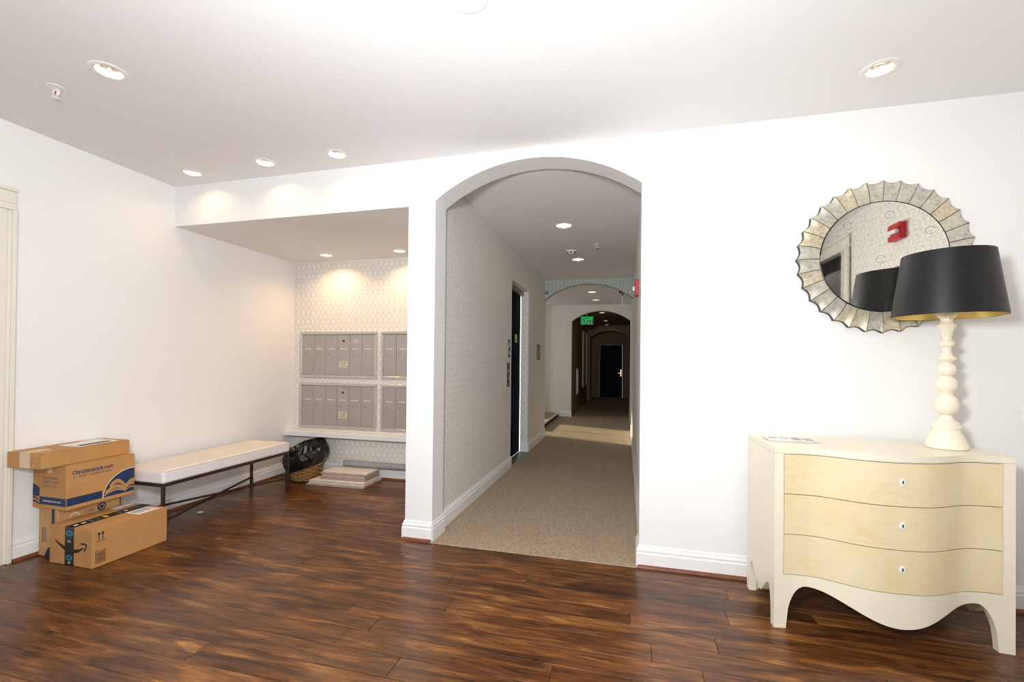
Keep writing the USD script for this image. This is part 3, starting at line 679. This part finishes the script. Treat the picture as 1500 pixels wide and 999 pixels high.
# bookseller's carton
c2, w, d, h = carton('cardboard_box', 'brown carton printed with a navy open book, middle of the stack', -3.470, -3.187, -.862, -.485, .298, .266, 0)
bx0, cxb, R_ = .195, .355, .162                                             # dome: left foot, centre, radius
dome_ = Point(cxb, .012).buffer(R_, 40).intersection(sbox(0, .024, d - .004, .3))
def page(u0, v0, u1, v1, sag, th):
    t_ = np.linspace(0, 1, 16); c_ = np.stack([u0 + (u1 - u0) * t_, v0 + (v1 - v0) * t_ + sag * np.sin(PI * t_)], 1)
    return Polygon(np.vstack([c_, (c_ - [0, th])[::-1]]))
gut = (.322, .078)
p1 = page(.228, .098, gut[0], gut[1], .034, .026); p2 = page(.204, .062, gut[0], gut[1] - .018, .028, .022); p3 = page(.197, .040, gut[0], gut[1] - .036, .022, .012)
q1 = page(gut[0], gut[1], .375, .104, .012, .020); q2 = page(gut[0], gut[1] - .018, .375, .076, .014, .016); q3 = page(gut[0], gut[1] - .036, .375, .05, .012, .010)
book = dome_.difference(union_all([p1, p2, p3, q1, q2, q3]).buffer(0))
part(c2, 'printed_book', frame_mesh(extr(book, .0006), (w, 0, 0), Y_, Z_), 'navy_ink')
part(c2, 'printed_stripe', frame_mesh(extr(sbox(.002, .024, .186, .070), .0006), (w, 0, 0), Y_, Z_), 'navy_ink')
part(c2, 'printed_outline', frame_mesh(extr(Point(cxb, .012).buffer(R_ + .006, 40).difference(Point(cxb, .012).buffer(R_ + .001, 40)).intersection(sbox(0, .02, d - .004, .3)), .0005), (w, 0, 0), Y_, Z_), 'cardboard_grey')
part(c2, 'printed_word', text('Christianbook.com', .023, (w, .028, .205), Y_, Z_, bold=True, width=.215), 'navy_ink')
part(c2, 'printed_number', text('1-800-CHRISTIAN', .012, (w, .030, .183), Y_, Z_, width=.205), 'navy_ink')
part(c2, 'printed_stripe', plate(sbox(.062, .024, w - .002, .070), (0, 0, 0), X, Z_, .0006), 'navy_ink')
part(c2, 'printed_book', plate(Point(-.02, .0).buffer(.145, 40).difference(Point(-.02, 0).buffer(.07, 30)).intersection(sbox(.003, .07, .06, .19)).union(page(.003, .045, .058, .03, .006, .010)).union(page(.003, .064, .05, .052, .006, .008)), (0, 0, 0), X, Z_, .0006), 'navy_ink')
for i, s in enumerate(('EVERYTHING', 'CHRISTIAN', 'FOR LESS')):
    part(c2, 'printed_word', text(s, .014, (.085, -.0, .178 - .024 * i), X, Z_, bold=(i < 2), width=(.13, .13, .11)[i]), 'grey_ink')
part(c2, 'printed_number', text('Christianbook.com', .012, (.088, -.0006, .041), X, Z_, width=.15), 'cardboard_grey')
part(c2, 'tape', plate(sbox(.12, .215, .165, .266), (0, 0, 0), X, Z_, .0005), 'kraft_tape')

# flat carton on top
c3, w, d, h = carton('cardboard_box', 'flat brown carton with paper tape on top of the stack', -3.462, -3.205, -.985, -.500, .564, .092, 4.0)
part(c3, 'tape', join(plate(sbox(w * .37, .004, w * .66, h), (0, 0, 0), X, Z_, .0008), bx(w * .37, w * .66, 0, .11, h - .0004, h + .0004)), 'kraft_tape')
part(c3, 'printed_mark', join(*[plate(sbox(w * .70 + .02 * i, .025 + .018 * k, w * .70 + .02 * i + .012, .033 + .018 * k), (0, 0, 0), X, Z_, .0005) for i in range(3) for k in range(3) if (i + k) % 2 == 0]), 'cardboard_core')
ev = thing('envelope', 'flat white envelope with a dark edge lying on the topmost carton', 'envelope', (-3.40, -.78, .6562), 4)
part(ev, 'sheet', bx(0, .155, 0, .235, 0, .003, .001), 'paper'); part(ev, 'label', bx(.105, .15, .02, .20, .0031, .0036), 'black_ink')
ev2 = thing('envelope', 'second pale envelope beside the dark edged one on the topmost carton', 'envelope', (-3.45, -.66, .6562), 14)
part(ev2, 'sheet', bx(-.0, .05, .02, .16, 0, .002, .0006), 'newsprint')

# parcel with smiling arrow in front
c4, w, d, h = carton('cardboard_box', 'long brown parcel with black tape and a curved arrow, standing on the floor', -3.272, -2.930, -.888, -.462, 0, .222, 0)
u0, u1 = w * .365, w * .575
tp = part(c4, 'tape', join(plate(sbox(u0, .001, u1, h), (0, 0, 0), X, Z_, .0008), bx(u0, u1, -.0005, d + .0005, h - .0006, h + .0006)), 'black_tape')
for v in (.185, .045):
    part(tp, 'printed_band', plate(affinity.scale(Point((u0 + u1) / 2, v).buffer(.024), 1.15, .75).difference(affinity.scale(Point((u0 + u1) / 2, v + .002).buffer(.015), 1.2, .25)), (0, -.0008, 0), X, Z_, .0004), 'teal_ink')
for v in (.128, .006):
    part(tp, 'printed_mark', join(*[plate(affinity.translate(Polygon([(-.008, .008), (-.002, .008), (-.001, 0), (-.006, -.004)]), (u0 + u1) / 2 + s * .011, v + .008), (0, -.0008, 0), X, Z_, .0004) for s in (-.2, 1)]), 'white_print')
for i, yv in enumerate(np.linspace(.03, d - .05, 10)):
    m_ = ('white_print', 'white_print', 'teal_ink', 'grey_ink', 'yellow_print', 'black_ink', 'teal_ink', 'white_print', 'grey_ink', 'teal_ink')[i]
    e_ = affinity.scale(Point((u0 + u1) / 2, yv).buffer(.013), (1.7 if m_ in ('teal_ink', 'yellow_print') else .8), .9)
    part(tp, 'printed_mark', extr(e_, .0004).apply_translation((0, 0, h + .0005)), m_)
t_ = np.linspace(0, 1, 30)
cx_ = w * (.14 + .665 * t_); cz_ = np.interp(t_, [0, .15, .35, .6, .8, 1], [.136, .116, .095, .084, .090, .112])
for _ in range(3): cz_[1:-1] = .25 * cz_[:-2] + .5 * cz_[1:-1] + .25 * cz_[2:]
wd = .0014 + .0105 * np.sin(PI * np.clip(t_ * .9 + .06, 0, 1)) ** .8
smile = Polygon(np.vstack([np.stack([cx_, cz_ + wd], 1), np.stack([cx_, cz_ - wd], 1)[::-1]])).buffer(0)
ex, ez = cx_[-1], cz_[-1]
head = LineString([(ex - .020, ez + .022), (ex + .004, ez + .025), (ex + .020, ez + .020), (ex + .017, ez + .002), (ex + .006, ez - .018)]).buffer(.0042)
part(c4, 'printed_smile', plate(smile.union(head), (0, -.0009, 0), X, Z_, .0004), 'black_ink')
part(c4, 'label', extr(sbox(w * .60, d * .62, w * .93, d * .93), .0006).apply_translation((0, 0, h - .0002)), 'paper')
part(c4, 'label_print', join(*[extr(sbox(w * .64, d * .66 + .014 * i, w * (.80 + .03 * (i % 3)), d * .66 + .014 * i + .005), .0003).apply_translation((0, 0, h + .0004)) for i in range(7)]), 'grey_ink')
part(c4, 'label', extr(sbox(.02, d * .70, .075, d * .98), .0006).apply_translation((0, 0, h - .0002)), 'paper')
ar = union_all([union_all([sbox(.030 + .020 * i, .155, .034 + .020 * i, .188), Polygon([(.024 + .020 * i, .184), (.040 + .020 * i, .184), (.032 + .020 * i, .202)])]) for i in range(2)] + [sbox(.020, .146, .066, .149)])
part(c4, 'printed_arrows', frame_mesh(extr(ar, .0005), (w, 0, 0), Y_, Z_), 'black_ink')
bar_ = sbox(.016, .022, .066, .094).difference(sbox(.019, .025, .063, .091)).union(union_all([sbox(.022, zb, .060, zb + hb) for zb, hb in ((.029, .002), (.034, .004), (.041, .002), (.046, .005), (.054, .002), (.059, .003), (.065, .005), (.073, .002), (.078, .004))]))
part(c4, 'printed_code', frame_mesh(extr(bar_, .0005), (w, 0, 0), Y_, Z_), 'black_ink')

# ------------------------------------------------------------------ mailboxes and shelf
sf = thing('wall_shelf', 'narrow white shelf under the bank of mailboxes', 'shelf')
part(sf, 'board', bx(XL + .002, XP - .002, 1.185, YB - .001, .412, .462, .004), 'trim_white'); part(sf, 'back_lip', bx(XL + .002, XP - .002, YB - .016, YB - .001, .462, .478, .003), 'cream_trim')
def mailbox(x0, x1, z0, z1, label, sticker, seed):
    t = thing('mailbox_unit', label, 'mailboxes', (x0, YB, z0), group='grey steel mailbox banks in the alcove'); w, h = x1 - x0, z1 - z0; f = .030; n = 6
    def rim(a0, a1, b0, b1, inset_side):
        return bx(a0, a1, -.020, -.001, b0, b1, .005)
    part(t, 'frame', join(rim(0, w, 0, f, 0), rim(0, w, h - f, h, 0), rim(0, f, f, h - f, 0), rim(w - f, w, f, h - f, 0)), 'steel_frame')
    part(t, 'back_plate', bx(f - .002, w - f + .002, -.004, -.001, f - .002, h - f + .002), 'dark_gap')
    dw = (w - 2 * f) / n; rs = random.Random(seed)
    for i in range(n):
        a, b = f + i * dw + .0014, f + (i + 1) * dw - .0014
        dr = part(t, 'door', bx(a, b, -.0125, -.004, f + .0015, h - f - .0015, .0012), 'steel'); c = (a + b) / 2; zl = f + (h - 2 * f) * .50
        part(dr, 'lock', frame_mesh(lathe([(.001, .004), (.0075, .004), (.0085, 0)], 16), (c - dw * .22, -.0125, zl), X, Z_), 'lock_metal')
        part(dr, 'key_slot', bx(c - dw * .22 - .0012, c - dw * .22 + .0012, -.0172, -.0164, zl - .005, zl + .005), 'keyhole_black')
        part(dr, 'name_strip', join(*[bx(c - dw * .26 + dw * .27 * j, c - dw * .26 + dw * .27 * j + dw * (.20 + .05 * rs.random()), -.0132, -.0125, zl + .058, zl + .067) for j in range(2)]), 'white_print')
        if i == 3 and sticker:
            part(dr, 'master_lock', frame_mesh(lathe([(.001, .005), (.0105, .005), (.012, 0)], 18), (c, -.0125, h - f - .068), X, Z_), 'keyhole_black')
            st = part(dr, 'sticker', bx(c - .048, c + .048, -.0131, -.0125, f + .085, f + .150), 'sticker')
            part(st, 'sticker_print', text('U.S. MAIL', .015, (c - .038, -.0131, f + .126), X, Z_, .0003, True, .076), 'black_ink')
            part(st, 'sticker_lines', join(*[bx(c - .034, c + .034, -.0134, -.0131, f + .095 + .009 * j, f + .098 + .009 * j) for j in range(3)]), 'grey_ink')
        if i == 4 and sticker == 2:
            part(dr, 'plate_recess', bx(c - .035, c + .035, -.0137, -.0125, h - f - .092, h - f - .050, .0005), 'steel_frame')
MZ0, MZ1, MZ2, MZ3 = .487, .966, 1.018, 1.508
mailbox(-3.402, -2.474, MZ2, MZ3, 'upper left bank of six mailboxes, fully in view', 2, 1); mailbox(-3.402, -2.474, MZ0, MZ1, 'lower left bank of six mailboxes, just above the shelf', 1, 2)
mailbox(-2.428, -1.500, MZ2, MZ3, 'upper bank of mailboxes cut off by the pillar', 1, 3); mailbox(-2.428, -1.500, MZ0, MZ1, 'lower bank of mailboxes cut off by the pillar', 1, 4)

# ------------------------------------------------------------------ waste basket and its liner
WX, WY = -3.135, 1.095
wb = thing('waste_basket', 'round woven wicker basket under the end of the shelf', 'basket', (WX, WY, 0))
rad = lambda z: .118 + .062 * (z / .25) ** .8
part(wb, 'base', lathe([(.001, .004), (.112, .004), (.118, .012), (.112, .018), (.001, .018)], 28), 'wicker_dark')
part(wb, 'inner_wall', lathe([(rad(.01) - .010, .012), (rad(.08) - .010, .08), (rad(.16) - .010, .16), (rad(.25) - .010, .25)], 40), 'wicker_dark', smooth=40)
for i in range(18):
    a = i * 2 * PI / 18; part(wb, 'stake', tube([(rad(z) * math.cos(a), rad(z) * math.sin(a), z) for z in np.linspace(.01, .25, 7)], .0045, 5), 'wicker_dark')
for j in range(13):
    z = .014 + j * .0182; part(wb, 'strand', tube([((rad(z) + .006 * math.cos(9 * a + j * PI)) * math.cos(a), (rad(z) + .006 * math.cos(9 * a + j * PI)) * math.sin(a), z + .003 * math.sin(18 * a)) for a in np.linspace(0, 2 * PI, 108, endpoint=False)], .0068, 6, True), 'wicker', smooth=True)
n_ = 144; rows = []
th_ = np.linspace(0, 2 * PI, n_, endpoint=False); vd = math.atan2(CAM_Y - WY, -WX); side = vd + PI / 2            # towards the viewer; the liner hangs lower on the left, as seen
sl = np.cos(th_ - side)                                    # +1 on the right as seen from the room
low = .145 + .055 * sl; top_ = .325 + .060 * np.clip(sl, -1, 1) + .03 * np.cos(th_ - vd - PI) 
for f in np.linspace(0, 1, 26):
    z = low + (top_ - low) * f; r = rad(np.minimum(z, .25)) + .018 + .018 * np.sin(PI * f) - .03 * np.clip(f - .6, 0, 1) ; rows.append((r, z))
for f in np.linspace(.12, 1, 9):
    z = top_ - (top_ - .06) * f; r = (rad(np.minimum(z, .25)) - .018) * (1 - .25 * f) - .012 * f; rows.append((r, z))
V = np.array([[r_[k] * math.cos(th_[k]), r_[k] * math.sin(th_[k]), z_[k]] for r_, z_ in rows for k in range(n_)]); V = np.vstack([V, [[0, 0, .055]]])
nz = meshkit.fbm(V * 14.0) if hasattr(meshkit, 'fbm') else np.zeros(len(V)); nz = np.asarray(nz).reshape(-1)
rad_dir = V * [1, 1, 0]; rad_dir /= np.maximum(np.linalg.norm(rad_dir, axis=1, keepdims=True), 1e-6)
_a = np.arctan2(V[:, 1], V[:, 0]); n2 = np.asarray(meshkit.fbm(V * 31.0 + 5)).reshape(-1)
crease = .016 * (np.abs(np.sin(5.5 * _a + 5 * nz + 9 * V[:, 2])) - .45) + .022 * (nz - nz.mean()) + .016 * (n2 - n2.mean())
outm = np.arange(len(V)) < 26 * n_
V += rad_dir * np.where(outm, np.maximum(crease, -.004), np.minimum(crease, .004))[:, None]
V[:, 2] += np.where((np.arange(len(V)) > 22 * n_) & (np.arange(len(V)) < 29 * n_), .03 * (nz - nz.mean()), 0)
Fc = []
for i in range(len(rows) - 1):
    for k in range(n_):
        q_ = (k + 1) % n_; Fc += [(i * n_ + k, i * n_ + q_, (i + 1) * n_ + q_), (i * n_ + k, (i + 1) * n_ + q_, (i + 1) * n_ + k)]
for k in range(n_): Fc.append(((len(rows) - 1) * n_ + k, (len(rows) - 1) * n_ + (k + 1) % n_, len(V) - 1))
lb = obj('bin_liner', trimesh.Trimesh(V + [WX, WY, 0], Fc, process=False), 'plastic_bag', 'black plastic bin liner draped over the wicker basket', 'bin liner', smooth=50)

# ------------------------------------------------------------------ flattened cartons and the grey roll
rs = random.Random(21)
def flat(i, x0, x1, y0, y1, z0, th, rz, label, m='cardboard_pale'):
    cx, cy, w, d = (x0 + x1) / 2, (y0 + y1) / 2, x1 - x0, y1 - y0
    t = thing('flattened_carton', label, 'cardboard', (cx, cy, z0), rz, group='flattened cartons stacked under the shelf')
    part(t, 'sheet', bx(-w / 2, w / 2, -d / 2, d / 2, 0, th * .36, .0008), m)
    part(t, 'fluting', bx(-w / 2 + .008, w / 2 - .008, -d / 2 + .008, d / 2 - .008, th * .36, th * .64), 'cardboard_core')
    s = rs.uniform(-.06, .08)
    part(t, 'flap', bx(-w / 2, s - .003, -d / 2, d / 2, th * .64, th, .0008), m); part(t, 'flap', bx(s + .003, w / 2, -d / 2 + rs.uniform(0, .006), d / 2, th * .64, th, .0008), m)
ORD = ['lowest', 'second from the bottom', 'third from the bottom', 'fourth from the bottom', 'fifth from the bottom', 'sixth from the bottom', 'seventh from the bottom', 'eighth from the bottom']
z = 0.0
for i in range(3):
    flat(i, -2.985 + .012 * i + rs.uniform(-.006, .006), -2.385 + rs.uniform(-.006, .012), .935 + .006 * i, 1.285, z, .014, 1.0 + rs.uniform(-1.2, 1.2), f'large flattened carton, {ORD[i]} in the pile under the shelf', ('cardboard_mid', 'cardboard_pale', 'cardboard_pale')[i]); z += .0148
for i in range(5):
    flat(i, -2.885 + rs.uniform(-.014, .014), -2.400 + rs.uniform(-.016, .016), 1.005 + rs.uniform(0, .012), 1.283 + rs.uniform(-.01, .0), z, .0138, .5 + rs.uniform(-1.6, 1.6), f'smaller flattened carton, {ORD[i + 3]} in the pile under the shelf' if i < 4 else 'smaller flattened carton, topmost in the pile under the shelf', ('cardboard_mid', 'cardboard_mid', 'cardboard_grey', 'cardboard_mid', 'cardboard_pale')[i]); z += .0148
tb = thing('paper_roll', 'long grey rolled tube lying on the flattened cartons against the wall', 'tube', (-2.80, 1.262, z + .031), 0)
L_ = 1.28
cyl = lathe([(.024, 0), (.031, 0), (.031, L_), (.024, L_), (.024, 0)], 32); cyl.apply_transform(trimesh.transformations.rotation_matrix(PI / 2, (0, 1, 0)))
part(tb, 'roll', cyl, 'tube_grey', smooth=40); sp = tube([(.0 + x, .0312 * math.cos(x * 40), .0312 * math.sin(x * 40)) for x in np.linspace(.004, L_ - .004, 260)], .0006, 4); part(tb, 'seam', sp, 'grey_ink')

t = thing('paper_scrap', 'tiny crumpled scrap on the floor before the bench', 'scrap', (-3.22, .02, 0), 25)
part(t, 'fold', bx(-.018, .018, -.008, .004, 0, .003, .001), 'crumb'); part(t, 'fold', bx(-.014, .020, .004, .016, 0, .008, .002), 'crumb')
t = thing('crumb', 'pale crumb on the alcove floor in front of the cartons', 'crumb', (-2.456, .49, 0)); part(t, 'piece', trimesh.creation.icosphere(1, .004).apply_scale((1.3, 1, .6)).apply_translation((0, 0, .0024)), 'crumb')

# ------------------------------------------------------------------ corridor fittings
t = thing('lift_sign', 'black and white lift safety pictogram beside the lift doorway', 'sign', (XC, 2.075, 1.36))
part(t, 'plate', bx(0, .004, -.05, .05, -.105, .105, .001), 'black_ink')
zig = Polygon([(-.040, -.02), (-.040, .03), (-.018, .03), (-.018, .055), (.006, .055), (.006, .08), (.036, .08), (.036, .06), (.026, .06), (.026, .035), (.002, .035), (.002, .010), (-.022, .010), (-.022, -.02)])
part(t, 'pictogram', frame_mesh(extr(zig, .0006), (.004, 0, 0), Y_, Z_), 'white_print')
part(t, 'text_block', join(*[bx(.004, .0046, -.036, .036, zz, zz + .012) for zz in (-.045, -.064)]), 'white_print'); part(t, 'border', frame_mesh(extr(sbox(-.05, -.105, .05, .105).difference(sbox(-.044, -.099, .044, .099)), .0005), (.004, 0, 0), Y_, Z_), 'white_print')
t = thing('call_panel', 'bronze lift call panel below the pictogram', 'panel', (XC, 2.05, 1.065))
part(t, 'plate', bx(0, .005, -.045, .045, -.135, .135, .0015), 'bronze_plate')
for zz in (.045, -.045): part(t, 'call_button', frame_mesh(lathe([(.001, .006), (.013, .005), (.015, 0)], 18), (.005, 0, zz), Y_, Z_), 'steel')
t = thing('wall_plaque', 'grey metal plaque on the corridor wall past the lift', 'plaque', (XC, 3.80, 1.36))
part(t, 'plate', bx(0, .008, -.13, .13, -.115, .115, .002), 'plaque_grey'); part(t, 'inset', bx(.008, .0095, -.11, .11, -.095, .095, .0005), 'steel')
t = thing('exit_sign', 'green glowing EXIT sign hanging beyond the second arch', 'exit sign', (-.865, 7.5, 2.18))
part(t, 'canopy', bx(-.12, .12, -.02, .02, .205, .219, .002), 'device_white'); part(t, 'stem', bx(-.01, .01, -.008, .008, .10, .206), 'device_white'); pn = part(t, 'panel', bx(-.15, .15, -.006, .006, -.10, .10, .002), 'exit_panel')
part(pn, 'lettering', text('EXIT', .12, (-.125, -.0062, -.07), X, Z_, .001, True, .25), 'exit_green'); part(pn, 'light_bar', bx(-.14, .14, -.0075, -.006, .07, .085), 'exit_green')
t = thing('exit_sign', 'exit sign blade seen edge-on hanging under the cross arch', 'exit sign', (-.055, 4.46, 2.28))
part(t, 'bracket', join(bx(-.05, .01, -.012, .012, .035, .055, .002), bx(-.012, .012, -.015, .015, -.02, .04, .002), bx(-.055, -.03, -.01, .01, .045, .219, .002)), 'black_ink'); part(t, 'blade', bx(-.006, .006, -.13, .13, -.20, -.02, .001), 'device_white')
for y0, y1, z0, z1, s in ((8.42, 8.68, .42, 1.07, 'short white framed panel low on the far corridor wall'), (9.98, 11.2, .52, 2.12, 'tall white framed panel on the far corridor wall')):
    t = thing('wall_panel', s, 'panel', (-1.19, 0, 0)); f = .05
    part(t, 'frame', join(bx(0, .03, y0, y0 + f, z0, z1, .003), bx(0, .03, y1 - f, y1, z0, z1, .003), bx(0, .03, y0 + f, y1 - f, z0, z0 + f, .003), bx(0, .03, y0 + f, y1 - f, z1 - f, z1, .003)), 'trim_white'); part(t, 'field', bx(0, .012, y0 + f, y1 - f, z0 + f, z1 - f), 'cream_trim')
t = thing('wall_bracket', 'small grey round fitting on the cross arch wall beside the corridor corner', 'fitting', (-1.235, 4.28, 2.33))
part(t, 'rose', frame_mesh(lathe([(.001, .02), (.018, .02), (.026, .012), (.028, 0)], 20), (0, 0, 0), X, Z_), 'plaque_grey', smooth=40); part(t, 'cap', frame_mesh(lathe([(.001, .03), (.010, .028), (.012, .02)], 16), (0, 0, 0), X, Z_), 'steel')
